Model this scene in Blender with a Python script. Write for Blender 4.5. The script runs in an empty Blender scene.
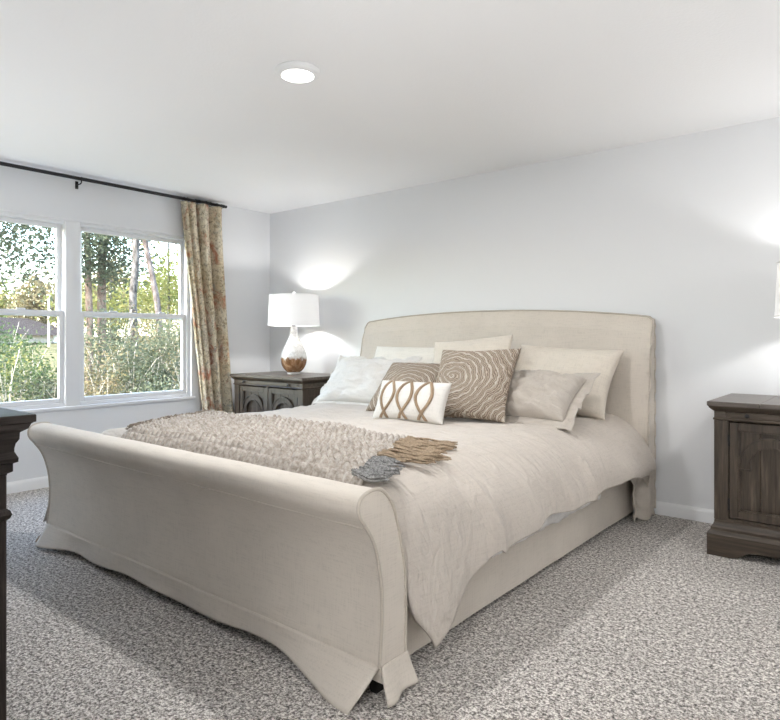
import bpy, bmesh, math, random
from math import sin, cos, pi, radians, sqrt
from mathutils import Vector, Matrix, noise as mnoise

# ------------------------------------------------------------------ camera, sky, sun, exposure
S = bpy.context.scene
COL = S.collection
cam_d = bpy.data.cameras.new('camera')
cam_d.sensor_fit = 'HORIZONTAL'
cam_d.sensor_width = 36.0
cam_d.lens = 628.0 / 780.0 * 36.0
cam_d.shift_y = -(360 - 337.5) / 780.0
cam_d.clip_start = 0.05
cam_d.clip_end = 300
cam = bpy.data.objects.new('camera', cam_d)
COL.objects.link(cam)
cam.location = (5.02, -4.21, 1.132)
cam.rotation_euler = (pi / 2, 0, 0.684)
S.camera = cam

world = bpy.data.worlds.new('sky')
S.world = world
world.use_nodes = True
wn = world.node_tree
wn.nodes.clear()
sky = wn.nodes.new('ShaderNodeTexSky')
sky.sky_type = 'NISHITA'
sky.sun_disc = False
sky.sun_elevation = radians(38)
sky.sun_rotation = radians(180)
sky.air_density = 1.2
sky.dust_density = 1.5
bg = wn.nodes.new('ShaderNodeBackground')
bg.inputs['Strength'].default_value = 1.9
wo = wn.nodes.new('ShaderNodeOutputWorld')
wn.links.new(sky.outputs[0], bg.inputs[0])
wn.links.new(bg.outputs[0], wo.inputs[0])

sun_d = bpy.data.lights.new('sun', 'SUN')
sun_d.energy = 8.0
sun_d.angle = radians(0.6)
sun_d.color = (1.0, 0.95, 0.86)
sun = bpy.data.objects.new('sun', sun_d)
COL.objects.link(sun)
sun.rotation_euler = Vector((-0.02, 0.72, -0.66)).to_track_quat('-Z', 'Y').to_euler()

def fill_light(name, loc, power, radius, col=(1, 0.97, 0.93)):
    d = bpy.data.lights.new(name, 'POINT')
    d.energy = power
    d.shadow_soft_size = radius
    d.color = col
    o = bpy.data.objects.new(name, d)
    COL.objects.link(o)
    o.location = loc
    return o

def area_light(name, loc, aim, power, sx, sy, col=(1, 1, 1)):
    d = bpy.data.lights.new(name, 'AREA')
    d.shape = 'RECTANGLE'
    d.size, d.size_y = sx, sy
    d.energy = power
    d.color = col
    o = bpy.data.objects.new(name, d)
    COL.objects.link(o)
    o.location = loc
    o.rotation_euler = (Vector(aim) - Vector(loc)).to_track_quat('-Z', 'Y').to_euler()
    return o

def up_spot(loc, power, cone=130):  # upward fill, added to brighten the ceiling
    d = bpy.data.lights.new('fill_up_light', 'SPOT')
    d.energy = power
    d.spot_size = radians(cone)
    d.spot_blend = 1.0
    d.shadow_soft_size = 0.08
    o = bpy.data.objects.new('fill_up_light', d)
    COL.objects.link(o)
    o.location = loc
    o.rotation_euler = (pi, 0, 0)

# added fill lights out of frame: upward spots and bare point lights
FILL_SPOTS = [(1.10, -3.32, 54), (4.25, -3.25, 50)]
for _x, _y, _w in FILL_SPOTS:
    up_spot((_x, _y, 0.24), _w)
FILL_POINTS = [(4.70, -4.90, 1.70, 45), (5.90, -1.20, 1.70, 13)]
for _x, _y, _z, _w in FILL_POINTS:
    fill_light('fill_point_light', (_x, _y, _z), _w, 0.11, (1, 0.985, 0.96))

S.view_settings.view_transform = 'Standard'
S.view_settings.look = 'None'
S.view_settings.gamma = 1.0
S.view_settings.use_curve_mapping = False
S.view_settings.exposure = 0.32
S.render.film_transparent = False
S.cycles.max_bounces = 10
S.cycles.diffuse_bounces = 6
S.cycles.transparent_max_bounces = 16
S.cycles.sample_clamp_indirect = 4.0
S.cycles.use_denoising = True

# ------------------------------------------------------------------ helpers: objects
def link_mesh(name, me, mat=None, parent=None):
    o = bpy.data.objects.new(name, me)
    COL.objects.link(o)
    if mat is not None:
        for m in (mat if isinstance(mat, (list, tuple)) else [mat]):
            me.materials.append(m)
    if parent is not None:
        o.parent = parent
    return o

def build(bm, name, mat=None, parent=None, smooth=True, ang=38, recalc=True):
    if recalc:
        bmesh.ops.recalc_face_normals(bm, faces=bm.faces[:])
    me = bpy.data.meshes.new(name)
    bm.to_mesh(me)
    bm.free()
    if smooth:
        me.polygons.foreach_set('use_smooth', [True] * len(me.polygons))
        me.set_sharp_from_angle(angle=radians(ang))
    return link_mesh(name, me, mat, parent)

def pydata(name, verts, faces, mat=None, parent=None, smooth=True, ang=None):
    me = bpy.data.meshes.new(name)
    me.from_pydata(verts, [], faces)
    me.update()
    if smooth:
        me.polygons.foreach_set('use_smooth', [True] * len(me.polygons))
        if ang:
            me.set_sharp_from_angle(angle=radians(ang))
    return link_mesh(name, me, mat, parent)

def tag(o, label=None, cat=None, group=None, kind=None):
    if label: o['label'] = label
    if cat: o['category'] = cat
    if group: o['group'] = group
    if kind: o['kind'] = kind
    return o

def thing(name, label, cat, loc=(0, 0, 0), rz=0.0, group=None):
    o = bpy.data.objects.new(name, None)
    o.empty_display_size = 0.1
    COL.objects.link(o)
    o.location = loc
    o.rotation_euler = (0, 0, rz)
    return tag(o, label, cat, group)

def struct(o):
    o['kind'] = 'structure'
    return o

def copy_tree(o, parent=None):
    c = o.copy()
    COL.objects.link(c)
    if parent is not None:
        c.parent = parent
    for ch in list(o.children):
        copy_tree(ch, c)
    return c

# ------------------------------------------------------------------ helpers: shapes
def add_box(bm, x0, x1, y0, y1, z0, z1, bev=0.0, seg=2):
    t = bmesh.new()
    bmesh.ops.create_cube(t, size=1)
    for v in t.verts:
        v.co = Vector(((x0 + x1) / 2 + v.co.x * (x1 - x0), (y0 + y1) / 2 + v.co.y * (y1 - y0), (z0 + z1) / 2 + v.co.z * (z1 - z0)))
    if bev > 0:
        bmesh.ops.bevel(t, geom=t.edges[:], offset=bev, segments=seg, profile=0.6, affect='EDGES')
    merge(bm, t)
    return bm

def merge(bm, t):
    me = bpy.data.meshes.new('tmp')
    t.to_mesh(me)
    t.free()
    bm.from_mesh(me)
    bpy.data.meshes.remove(me)

def box(*a, **k):
    return add_box(bmesh.new(), *a, **k)

def add_lathe(bm, prof, cx=0, cy=0, seg=40, cap=True):
    """prof: list of (r, z)"""
    rings = []
    for r, z in prof:
        rings.append([bm.verts.new((cx + max(r, 1e-4) * cos(2 * pi * i / seg), cy + max(r, 1e-4) * sin(2 * pi * i / seg), z)) for i in range(seg)])
    for a, b in zip(rings, rings[1:]):
        for i in range(seg):
            bm.faces.new((a[i], a[(i + 1) % seg], b[(i + 1) % seg], b[i]))
    if cap:
        bm.faces.new(list(reversed(rings[0])))
        bm.faces.new(rings[-1])
    return bm

def lathe(prof, **k):
    return add_lathe(bmesh.new(), prof, **k)

def add_tube(bm, pts, r, seg=8, closed=False, cap=True):
    pts = [Vector(p) for p in pts]
    n = len(pts)
    rad = r if isinstance(r, (list, tuple)) else [r] * n
    rings = []
    up = None
    for i, p in enumerate(pts):
        if closed:
            t = pts[(i + 1) % n] - pts[i - 1]
        else:
            t = pts[min(i + 1, n - 1)] - pts[max(i - 1, 0)]
        if t.length < 1e-9:
            t = Vector((0, 0, 1))
        t.normalize()
        if up is None:
            up = Vector((0, 0, 1)) if abs(t.z) < 0.9 else Vector((1, 0, 0))
        a = t.cross(up)
        if a.length < 1e-6:
            a = t.orthogonal()
        a.normalize()
        b = t.cross(a).normalized()
        up = -b if b.dot(up) < 0 else b
        b = up
        a = t.cross(b)
        rings.append([bm.verts.new(p + (a * cos(2 * pi * k / seg) + b * sin(2 * pi * k / seg)) * rad[i]) for k in range(seg)])
    m = n if closed else n - 1
    for i in range(m):
        A, B = rings[i], rings[(i + 1) % n]
        for k in range(seg):
            bm.faces.new((A[k], A[(k + 1) % seg], B[(k + 1) % seg], B[k]))
    if cap and not closed:
        bm.faces.new(rings[0])
        bm.faces.new(list(reversed(rings[-1])))
    return bm

def tube(pts, r, **k):
    return add_tube(bmesh.new(), pts, r, **k)

def add_loft_rect(bm, x0, x1, y0, y1, levels, back=True):
    """levels (overhang, z): stacked rectangles grown outwards by overhang; the back (y1) side stays flat when back."""
    rings = []
    for o, z in levels:
        yb = y1 if back else y1 + o
        rings.append([bm.verts.new(p) for p in ((x0 - o, y0 - o, z), (x1 + o, y0 - o, z), (x1 + o, yb, z), (x0 - o, yb, z))])
    for a, b in zip(rings, rings[1:]):
        for i in range(4):
            bm.faces.new((a[i], a[(i + 1) % 4], b[(i + 1) % 4], b[i]))
    bm.faces.new(list(reversed(rings[0])))
    bm.faces.new(rings[-1])
    return bm

def add_prism_x(bm, prof, x0, x1, cols=1):
    """closed profile of (y, z) extruded along x"""
    rings = []
    for j in range(cols + 1):
        x = x0 + (x1 - x0) * j / cols
        rings.append([bm.verts.new((x, y, z)) for y, z in prof])
    n = len(prof)
    for a, b in zip(rings, rings[1:]):
        for i in range(n):
            bm.faces.new((a[i], a[(i + 1) % n], b[(i + 1) % n], b[i]))
    bm.faces.new(rings[0])
    bm.faces.new(list(reversed(rings[-1])))
    return bm

def add_prism_y(bm, prof, y0, y1):
    """closed profile of (x, z) extruded along y"""
    a = [bm.verts.new((x, y0, z)) for x, z in prof]
    b = [bm.verts.new((x, y1, z)) for x, z in prof]
    n = len(prof)
    for i in range(n):
        bm.faces.new((a[i], a[(i + 1) % n], b[(i + 1) % n], b[i]))
    bm.faces.new(a)
    bm.faces.new(list(reversed(b)))
    return bm

def catmull(pts, n):
    """resample control points with a Catmull-Rom spline; n points"""
    P = [Vector(p) for p in pts]
    P = [P[0] * 2 - P[1]] + P + [P[-1] * 2 - P[-2]]
    segs = len(P) - 3
    out = []
    for i in range(n):
        u = i / (n - 1) * segs
        k = min(int(u), segs - 1)
        t = u - k
        p0, p1, p2, p3 = P[k], P[k + 1], P[k + 2], P[k + 3]
        out.append(0.5 * ((2 * p1) + (p2 - p0) * t + (2 * p0 - 5 * p1 + 4 * p2 - p3) * t * t + (3 * p1 - p0 - 3 * p2 + p3) * t ** 3))
    return out

def sheet(name, fn, nu, nv, mat, parent=None, thick=0.0, sub=0):
    """fn(u, v) -> point, u and v in 0..1"""
    V = [fn(i / nu, j / nv) for j in range(nv + 1) for i in range(nu + 1)]
    F = [(j * (nu + 1) + i, j * (nu + 1) + i + 1, (j + 1) * (nu + 1) + i + 1, (j + 1) * (nu + 1) + i) for j in range(nv) for i in range(nu)]
    o = pydata(name, V, F, mat, parent)
    if thick:
        m = o.modifiers.new('thickness', 'SOLIDIFY')
        m.thickness = thick
        m.offset = 0
    return o

def sstep(a, b, x):
    t = max(0.0, min(1.0, (x - a) / (b - a)))
    return t * t * (3 - 2 * t)

def fbm(x, y, z=0.0, o=3):
    s, a = 0.0, 1.0
    for i in range(o):
        s += a * mnoise.noise(Vector((x, y, z + 7.3 * i)))
        x, y, z, a = x * 2.03, y * 2.03, z * 2.03, a * 0.5
    return s

# ------------------------------------------------------------------ helpers: materials
class Mat:
    def __init__(self, name, color=(0.8, 0.8, 0.8), rough=0.6, spec=0.3, metal=0.0):
        self.m = bpy.data.materials.new(name)
        self.m.use_nodes = True
        self.nt = self.m.node_tree
        self.b = self.nt.nodes['Principled BSDF']
        self.b.inputs['Base Color'].default_value = (*color, 1)
        self.b.inputs['Roughness'].default_value = rough
        self.b.inputs['Specular IOR Level'].default_value = spec
        self.b.inputs['Metallic'].default_value = metal
        self.h = None
    def n(self, t, **k):
        x = self.nt.nodes.new(t)
        for a, v in k.items():
            if hasattr(x, a): setattr(x, a, v)
            else: x.inputs[a.replace('_', ' ')].default_value = v
        return x
    def l(self, a, b): self.nt.links.new(a, b)
    def coord(self, scale=(1, 1, 1), rot=(0, 0, 0), src='Object'):
        tc = self.n('ShaderNodeTexCoord')
        mp = self.n('ShaderNodeMapping')
        mp.inputs['Scale'].default_value = scale
        mp.inputs['Rotation'].default_value = rot
        self.l(tc.outputs[src], mp.inputs['Vector'])
        return mp.outputs['Vector']
    def noise(self, vec, scale, detail=3, rough=0.55, dist=0.0):
        x = self.n('ShaderNodeTexNoise')
        x.inputs['Scale'].default_value = scale
        x.inputs['Detail'].default_value = detail
        x.inputs['Roughness'].default_value = rough
        x.inputs['Distortion'].default_value = dist
        self.l(vec, x.inputs['Vector'])
        return x.outputs['Fac']
    def ramp(self, fac, stops, interp='LINEAR'):
        r = self.n('ShaderNodeValToRGB')
        r.color_ramp.interpolation = interp
        e = r.color_ramp.elements
        while len(e) < len(stops): e.new(0.5)
        for k, (p, c) in zip(e, stops):
            k.position = p
            k.color = (*c, 1) if len(c) == 3 else c
        self.l(fac, r.inputs['Fac'])
        return r.outputs['Color']
    def mix(self, fac, a, b, blend='MIX'):
        x = self.n('ShaderNodeMix')
        x.data_type = 'RGBA'
        x.blend_type = blend
        for sock, val in ((x.inputs[0], fac), (x.inputs[6], a), (x.inputs[7], b)):
            if hasattr(val, 'is_linked'): self.l(val, sock)
            elif isinstance(val, (int, float)): sock.default_value = val
            else: sock.default_value = (*val, 1)
        return x.outputs[2]
    def math(self, op, a, b=None):
        x = self.n('ShaderNodeMath')
        x.operation = op
        for i, v in enumerate((a, b)):
            if v is None: continue
            if hasattr(v, 'is_linked'): self.l(v, x.inputs[i])
            else: x.inputs[i].default_value = v
        return x.outputs[0]
    def color(self, c): self.l(c, self.b.inputs['Base Color']); return self
    def bump(self, h, strength=0.3, dist=0.01):
        x = self.n('ShaderNodeBump')
        x.inputs['Strength'].default_value = strength
        x.inputs['Distance'].default_value = dist
        self.l(h, x.inputs['Height'])
        if self.h is not None: self.l(self.h, x.inputs['Normal'])
        self.h = x.outputs['Normal']
        self.l(self.h, self.b.inputs['Normal'])
        return self

def paint(name, col, bump=0.12, scale=140):
    M = Mat(name, col, 0.75, 0.25)
    v = M.coord()
    M.bump(M.noise(v, scale, 2), bump, 0.004)
    return M.m

def linen(name, col, var=0.07, weave=520, wr=0.25, sheen=0.15):
    M = Mat(name, col, 0.9, 0.12)
    v = M.coord()
    vs = M.coord(scale=(1, 1, 0.06))
    vh = M.coord(scale=(0.06, 0.06, 1))
    n1 = M.noise(v, 3.0, 4)
    d = tuple(c * (1 - var) for c in col)
    u = tuple(min(1, c * (1 + var)) for c in col)
    base = M.ramp(n1, [(0.3, d), (0.7, u)])
    slub = M.math('ADD', M.noise(vs, weave * 0.45, 2), M.noise(vh, weave * 0.45, 2))
    sl = M.ramp(slub, [(0.72, (0.93, 0.93, 0.93)), (1.25, (1.04, 1.04, 1.04))])
    M.color(M.mix(1.0, base, sl, 'MULTIPLY'))
    M.bump(M.noise(v, 9, 4), wr, 0.02)
    M.bump(slub, 0.25, 0.0015)
    M.b.inputs['Sheen Weight'].default_value = sheen
    return M.m

def wood(name, dark, mid, light, axis='z', rough=0.38, spec=0.42):
    M = Mat(name, mid, rough, spec)
    sc = {'z': (14, 14, 0.9), 'x': (0.9, 14, 14), 'y': (14, 0.9, 14)}[axis]
    v = M.coord(scale=sc)
    g = M.noise(v, 3.2, 6, 0.65, 0.5)
    c = M.ramp(g, [(0.28, dark), (0.52, mid), (0.78, light)])
    fine = M.noise(M.coord(scale=tuple(k * 5 for k in sc)), 3.0, 3)
    f = M.ramp(fine, [(0.35, (0.72, 0.72, 0.72)), (0.6, (1.05, 1.05, 1.05))])
    M.color(M.mix(1.0, c, f, 'MULTIPLY'))
    M.bump(fine, 0.12, 0.002)
    return M.m

MAT = {}
MAT['wall'] = paint('wall_paint', (0.76, 0.770, 0.784), 0.10, 160)
MAT['ceiling'] = paint('ceiling_paint', (0.89, 0.895, 0.905), 0.25, 70)
MAT['trim'] = Mat('white_trim', (0.86, 0.87, 0.88), 0.4, 0.4).m
MAT['vinyl'] = Mat('white_vinyl', (0.78, 0.79, 0.805), 0.35, 0.4).m
MAT['linen'] = linen('slipcover_linen', (0.595, 0.54, 0.475), 0.05, 520, 0.10)
MAT['welt'] = linen('welt_linen', (0.47, 0.42, 0.36), 0.05, 520, 0.05)
MAT['duvet'] = linen('duvet_linen', (0.535, 0.482, 0.43), 0.05, 420, 0.30)
def duvet_wrinkles(m):
    nt = m.node_tree
    b = nt.nodes['Principled BSDF']
    tc = nt.nodes.new('ShaderNodeTexCoord'); mp = nt.nodes.new('ShaderNodeMapping')
    mp.inputs['Rotation'].default_value = (0, 0, -0.55); mp.inputs['Scale'].default_value = (4.0, 11.0, 6.0)
    n = nt.nodes.new('ShaderNodeTexNoise'); n.inputs['Scale'].default_value = 1.5; n.inputs['Detail'].default_value = 4; n.inputs['Distortion'].default_value = 1.2
    bu = nt.nodes.new('ShaderNodeBump'); bu.inputs['Strength'].default_value = 0.55; bu.inputs['Distance'].default_value = 0.03
    old = b.inputs['Normal'].links[0].from_socket
    nt.links.new(tc.outputs['Object'], mp.inputs['Vector']); nt.links.new(mp.outputs[0], n.inputs['Vector'])
    nt.links.new(n.outputs['Fac'], bu.inputs['Height']); nt.links.new(old, bu.inputs['Normal']); nt.links.new(bu.outputs[0], b.inputs['Normal'])
duvet_wrinkles(MAT['duvet'])
MAT['sheet'] = linen('white_sheet', (0.78, 0.77, 0.75), 0.04, 420, 0.4)
MAT['mattress'] = linen('mattress_cover', (0.75, 0.74, 0.72), 0.04, 420, 0.1)
MAT['white_linen'] = linen('white_linen', (0.65, 0.625, 0.59), 0.05, 420, 0.35)
MAT['cream_linen'] = linen('cream_linen', (0.74, 0.70, 0.63), 0.05, 420, 0.25)
MAT['beige_linen'] = linen('beige_linen', (0.64, 0.58, 0.50), 0.05, 420, 0.25)
MAT['greige_linen'] = linen('greige_linen', (0.48, 0.435, 0.385), 0.06, 420, 0.3)
MAT['lumbar'] = linen('off_white_canvas', (0.68, 0.655, 0.615), 0.05, 420, 0.2)
MAT['braid'] = linen('brown_braid', (0.30, 0.215, 0.14), 0.2, 700, 0.3)
WD, WM_, WL = (0.022, 0.016, 0.011), (0.062, 0.046, 0.033), (0.125, 0.098, 0.073)
MAT['wood_v'] = wood('brown_wood_upright', WD, WM_, WL, 'z')
MAT['wood_h'] = wood('brown_wood_level', WD, WM_, WL, 'x')
MAT['wood_top'] = wood('brown_wood_top', (0.06, 0.05, 0.042), (0.12, 0.10, 0.085), (0.19, 0.165, 0.14), 'x', 0.33)
D1, D2, D3 = (0.014, 0.010, 0.009), (0.030, 0.023, 0.020), (0.055, 0.044, 0.039)
MAT['dark_v'] = wood('dark_wood_upright', D1, D2, D3, 'z', 0.5, 0.2)
MAT['dark_h'] = wood('dark_wood_level', D1, D2, D3, 'y', 0.5, 0.2)
MAT['iron'] = Mat('dark_iron', (0.03, 0.03, 0.032), 0.45, 0.5, 0.6).m
MAT['foot'] = Mat('foot_wood', (0.42, 0.30, 0.19), 0.6).m
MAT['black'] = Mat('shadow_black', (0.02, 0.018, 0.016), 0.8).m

def carpet():
    M = Mat('cut_pile_carpet', (0.35, 0.32, 0.3), 1.0, 0.05)
    v = M.coord()
    a = M.noise(v, 115, 3, 0.75)
    b = M.noise(v, 52, 2, 0.6)
    big = M.noise(v, 1.6, 3)
    f = M.math('ADD', M.math('MULTIPLY', a, 0.68), M.math('MULTIPLY', b, 0.32))
    c = M.ramp(f, [(0.375, (0.03, 0.025, 0.021)), (0.44, (0.20, 0.178, 0.158)), (0.51, (0.56, 0.515, 0.475)), (0.58, (1.0, 0.955, 0.91))])
    g = M.ramp(big, [(0.3, (0.90, 0.90, 0.90)), (0.7, (1.08, 1.08, 1.08))])
    M.color(M.mix(1.0, c, g, 'MULTIPLY'))
    M.bump(f, 0.9, 0.02)
    M.b.inputs['Sheen Weight'].default_value = 0.2
    return M.m
MAT['carpet'] = carpet()

def glass():
    m = bpy.data.materials.new('clear_glass')
    m.use_nodes = True
    nt = m.node_tree
    nt.nodes.clear()
    t = nt.nodes.new('ShaderNodeBsdfTransparent')
    t.inputs[0].default_value = (0.97, 0.985, 0.98, 1)
    g = nt.nodes.new('ShaderNodeBsdfGlossy')
    g.inputs['Roughness'].default_value = 0.02
    x = nt.nodes.new('ShaderNodeMixShader')
    x.inputs[0].default_value = 0.05
    o = nt.nodes.new('ShaderNodeOutputMaterial')
    nt.links.new(t.outputs[0], x.inputs[1]); nt.links.new(g.outputs[0], x.inputs[2]); nt.links.new(x.outputs[0], o.inputs[0])
    return m
MAT['glass'] = glass()

def emit(name, col, s):
    M = Mat(name, col, 0.5)
    M.b.inputs['Emission Color'].default_value = (*col, 1)
    M.b.inputs['Emission Strength'].default_value = s
    return M.m
MAT['diffuser'] = emit('lit_diffuser', (1, 0.99, 0.97), 3.0)
MAT['bulb'] = emit('lit_bulb', (1, 0.96, 0.9), 4.0)

def shade_mat():
    M = Mat('white_shade_fabric', (0.86, 0.86, 0.86), 0.85, 0.1)
    tr = M.n('ShaderNodeBsdfTranslucent')
    tr.inputs[0].default_value = (0.92, 0.92, 0.92, 1)
    mx = M.n('ShaderNodeMixShader')
    mx.inputs[0].default_value = 0.30
    M.l(M.b.outputs[0], mx.inputs[1]); M.l(tr.outputs[0], mx.inputs[2])
    M.l(mx.outputs[0], M.nt.nodes['Material Output'].inputs[0])
    M.bump(M.noise(M.coord(scale=(1, 1, 0.1)), 260, 2), 0.1, 0.002)
    return M.m
MAT['shade'] = shade_mat()

def ceramic():
    M = Mat('two_tone_ceramic', (0.8, 0.78, 0.75), 0.22, 0.5)
    tc = M.n('ShaderNodeTexCoord')
    sp = M.n('ShaderNodeSeparateXYZ')
    M.l(tc.outputs['Object'], sp.inputs[0])
    v = M.coord()
    wob = M.math('MULTIPLY', M.math('SUBTRACT', M.noise(v, 22, 4, 0.6), 0.5), 0.10)
    h = M.math('ADD', sp.outputs['Z'], wob)
    k = M.ramp(h, [(0.135, (1, 1, 1)), (0.155, (0, 0, 0))])
    br = M.ramp(M.noise(M.coord(scale=(1, 1, 0.35)), 26, 4, 0.7, 1.0), [(0.3, (0.10, 0.045, 0.018)), (0.5, (0.27, 0.135, 0.06)), (0.7, (0.48, 0.31, 0.19))])
    wh = M.ramp(M.noise(v, 30, 5, 0.7), [(0.35, (0.62, 0.60, 0.57)), (0.55, (0.86, 0.85, 0.83))])
    M.color(M.mix(k, wh, br))
    return M.m
MAT['ceramic'] = ceramic()
MAT['acrylic'] = Mat('pale_acrylic', (0.75, 0.74, 0.72), 0.1, 0.5).m

def floral():
    M = Mat('floral_curtain_fabric', (0.7, 0.65, 0.5), 0.85, 0.1)
    v = M.coord()
    base = M.ramp(M.noise(v, 3.2, 3), [(0.35, (0.70, 0.60, 0.42)), (0.65, (0.86, 0.80, 0.66))])
    ol = M.ramp(M.noise(v, 17, 5, 0.75, 1.2), [(0.48, (0, 0, 0)), (0.62, (.7, .7, .7))])
    c = M.mix(ol, base, (0.36, 0.29, 0.17))
    br = M.ramp(M.noise(M.coord(rot=(0.4, 0.7, 0.2)), 32, 5, 0.8, 0.8), [(0.53, (0, 0, 0)), (0.62, (.85, .85, .85))])
    c = M.mix(br, c, (0.19, 0.14, 0.09))
    rd = M.ramp(M.noise(M.coord(scale=(1, 1, 0.7), rot=(0.2, 0, 1)), 8.5, 5, 0.7, 0.8), [(0.53, (0, 0, 0)), (0.66, (.85, .85, .85))])
    c = M.mix(rd, c, (0.46, 0.15, 0.075))
    bl = M.ramp(M.noise(M.coord(rot=(1, 0.5, 0.1)), 11, 5, 0.7, 0.6), [(0.56, (0, 0, 0)), (0.68, (.75, .75, .75))])
    c = M.mix(bl, c, (0.36, 0.37, 0.32))
    M.color(c)
    M.bump(M.noise(v, 300, 2), 0.2, 0.001)
    tr = M.n('ShaderNodeBsdfTranslucent')
    M.l(c, tr.inputs[0])
    mx = M.n('ShaderNodeMixShader')
    mx.inputs[0].default_value = 0.25
    M.l(M.b.outputs[0], mx.inputs[1]); M.l(tr.outputs[0], mx.inputs[2])
    M.l(mx.outputs[0], M.nt.nodes['Material Output'].inputs[0])
    return M.m
MAT['floral'] = floral()

def yarn(name, cols, scale=70):
    M = Mat(name, cols[0], 0.95, 0.05)
    v = M.coord()
    M.color(M.ramp(M.noise(v, scale, 3, 0.7), [(0.30 + 0.4 * i / max(1, len(cols) - 1), c) for i, c in enumerate(cols)]))
    M.bump(M.noise(v, 420, 2), 0.5, 0.003)
    return M.m
MAT['throw'] = yarn('oatmeal_yarn', [(0.27, 0.235, 0.20), (0.44, 0.395, 0.35), (0.60, 0.565, 0.52)], 42)
MAT['tassel_brown'] = yarn('brown_yarn', [(0.25, 0.19, 0.13), (0.46, 0.36, 0.26)], 120)
MAT['tassel_grey'] = yarn('blue_grey_yarn', [(0.10, 0.10, 0.10), (0.44, 0.435, 0.425)], 120)
MAT['tassel_dark'] = yarn('dark_taupe_yarn', [(0.16, 0.13, 0.105), (0.42, 0.36, 0.30)], 120)

def leaf_mat(name, cols):
    M = Mat(name, cols[0], 0.6, 0.2)
    v = M.coord()
    n = M.noise(v, 3.1, 4, 0.8)
    c = M.ramp(n, [(0.28 + 0.42 * i / max(1, len(cols) - 1), k) for i, k in enumerate(cols)])
    M.color(c)
    tr = M.n('ShaderNodeBsdfTranslucent')
    M.l(c, tr.inputs[0])
    mx = M.n('ShaderNodeMixShader')
    mx.inputs[0].default_value = 0.35
    M.l(M.b.outputs[0], mx.inputs[1]); M.l(tr.outputs[0], mx.inputs[2])
    M.l(mx.outputs[0], M.nt.nodes['Material Output'].inputs[0])
    return M.m
MAT['leaf_dark'] = leaf_mat('dark_leaves', [(0.014, 0.023, 0.014), (0.039, 0.058, 0.027), (0.094, 0.117, 0.062)])
MAT['leaf_shade'] = leaf_mat('olive_dark_leaves', [(0.023, 0.033, 0.022), (0.066, 0.082, 0.047), (0.156, 0.172, 0.109)])
MAT['leaf_yellow'] = leaf_mat('yellow_green_leaves', [(0.086, 0.109, 0.023), (0.187, 0.195, 0.055), (0.312, 0.257, 0.094)])
MAT['leaf_grey'] = leaf_mat('grey_green_leaves', [(0.039, 0.051, 0.031), (0.094, 0.109, 0.062), (0.187, 0.179, 0.125)])
MAT['leaf_green'] = leaf_mat('green_leaves', [(0.023, 0.043, 0.016), (0.062, 0.094, 0.035), (0.140, 0.172, 0.070)])
MAT['leaf_tan'] = leaf_mat('tan_leaves', [(0.094, 0.094, 0.039), (0.203, 0.172, 0.086), (0.296, 0.226, 0.140)])

def bark(name, a, b):
    M = Mat(name, a, 0.95, 0.1)
    n = M.noise(M.coord(scale=(1, 1, 0.4)), 14, 5, 0.75)
    M.color(M.ramp(n, [(0.38, a), (0.62, b)]))
    M.bump(n, 0.6, 0.03)
    return M.m
MAT['bark_brown'] = bark('brown_bark', (0.07, 0.045, 0.035), (0.22, 0.16, 0.13))
MAT['bark_grey'] = bark('grey_bark', (0.025, 0.022, 0.02), (0.15, 0.135, 0.125))
MAT['bark_pink'] = bark('pinkish_bark', (0.045, 0.034, 0.03), (0.21, 0.17, 0.155))
MAT['twig'] = bark('pale_twig', (0.28, 0.25, 0.20), (0.55, 0.50, 0.42))

def grass():
    M = Mat('lawn', (0.2, 0.2, 0.08), 1.0, 0.05)
    n = M.noise(M.coord(), 0.9, 5, 0.7)
    M.color(M.ramp(n, [(0.32, (0.05, 0.05, 0.02)), (0.5, (0.12, 0.105, 0.05)), (0.7, (0.18, 0.145, 0.085))]))
    return M.m
MAT['grass'] = grass()
MAT['roof'] = bark('brown_shingles', (0.026, 0.018, 0.015), (0.05, 0.037, 0.031))
MAT['siding'] = bark('tan_siding', (0.30, 0.26, 0.22), (0.36, 0.31, 0.27))
MAT['white_metal'] = Mat('white_panel', (0.75, 0.76, 0.78), 0.5).m

def swirl(name, cx, cz, seed):
    """cream cords spiralling over taupe fabric"""
    M = Mat(name, (0.4, 0.33, 0.26), 0.95, 0.05)
    tc = M.n('ShaderNodeTexCoord')
    sp = M.n('ShaderNodeSeparateXYZ')
    M.l(tc.outputs['Object'], sp.inputs[0])
    v = M.coord()
    w1 = M.math('MULTIPLY', M.math('SUBTRACT', M.noise(v, 5 + seed, 4), 0.5), 0.12)
    dx = M.math('SUBTRACT', sp.outputs['X'], cx)
    dz = M.math('MULTIPLY', M.math('SUBTRACT', sp.outputs['Z'], cz), 1.12)
    r = M.math('SQRT', M.math('ADD', M.math('MULTIPLY', dx, dx), M.math('MULTIPLY', dz, dz)))
    ang = M.math('MULTIPLY', M.math('ARCTAN2', dz, dx), 0.004)
    r = M.math('ADD', M.math('ADD', r, w1), ang)
    s1 = M.math('SINE', M.math('MULTIPLY', r, 165.0))
    s2 = M.math('SINE', M.math('ADD', M.math('MULTIPLY', r, 640.0), M.math('MULTIPLY', M.noise(v, 60, 2), 5.0)))
    k = M.mix(1.0, M.ramp(s1, [(0.55, (0, 0, 0)), (0.98, (1, 1, 1))]), M.ramp(M.noise(v, 14, 3), [(0.35, (.25, .25, .25)), (0.55, (1, 1, 1))]), 'MULTIPLY')
    d = M.ramp(s2, [(0.15, (0.25, 0.195, 0.15)), (0.8, (0.52, 0.44, 0.36))])
    M.color(M.mix(k, d, (0.60, 0.545, 0.47)))
    M.bump(M.math('ADD', s2, s1), 0.6, 0.004)
    M.bump(M.noise(v, 160, 3), 0.4, 0.006)
    return M.m

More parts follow.
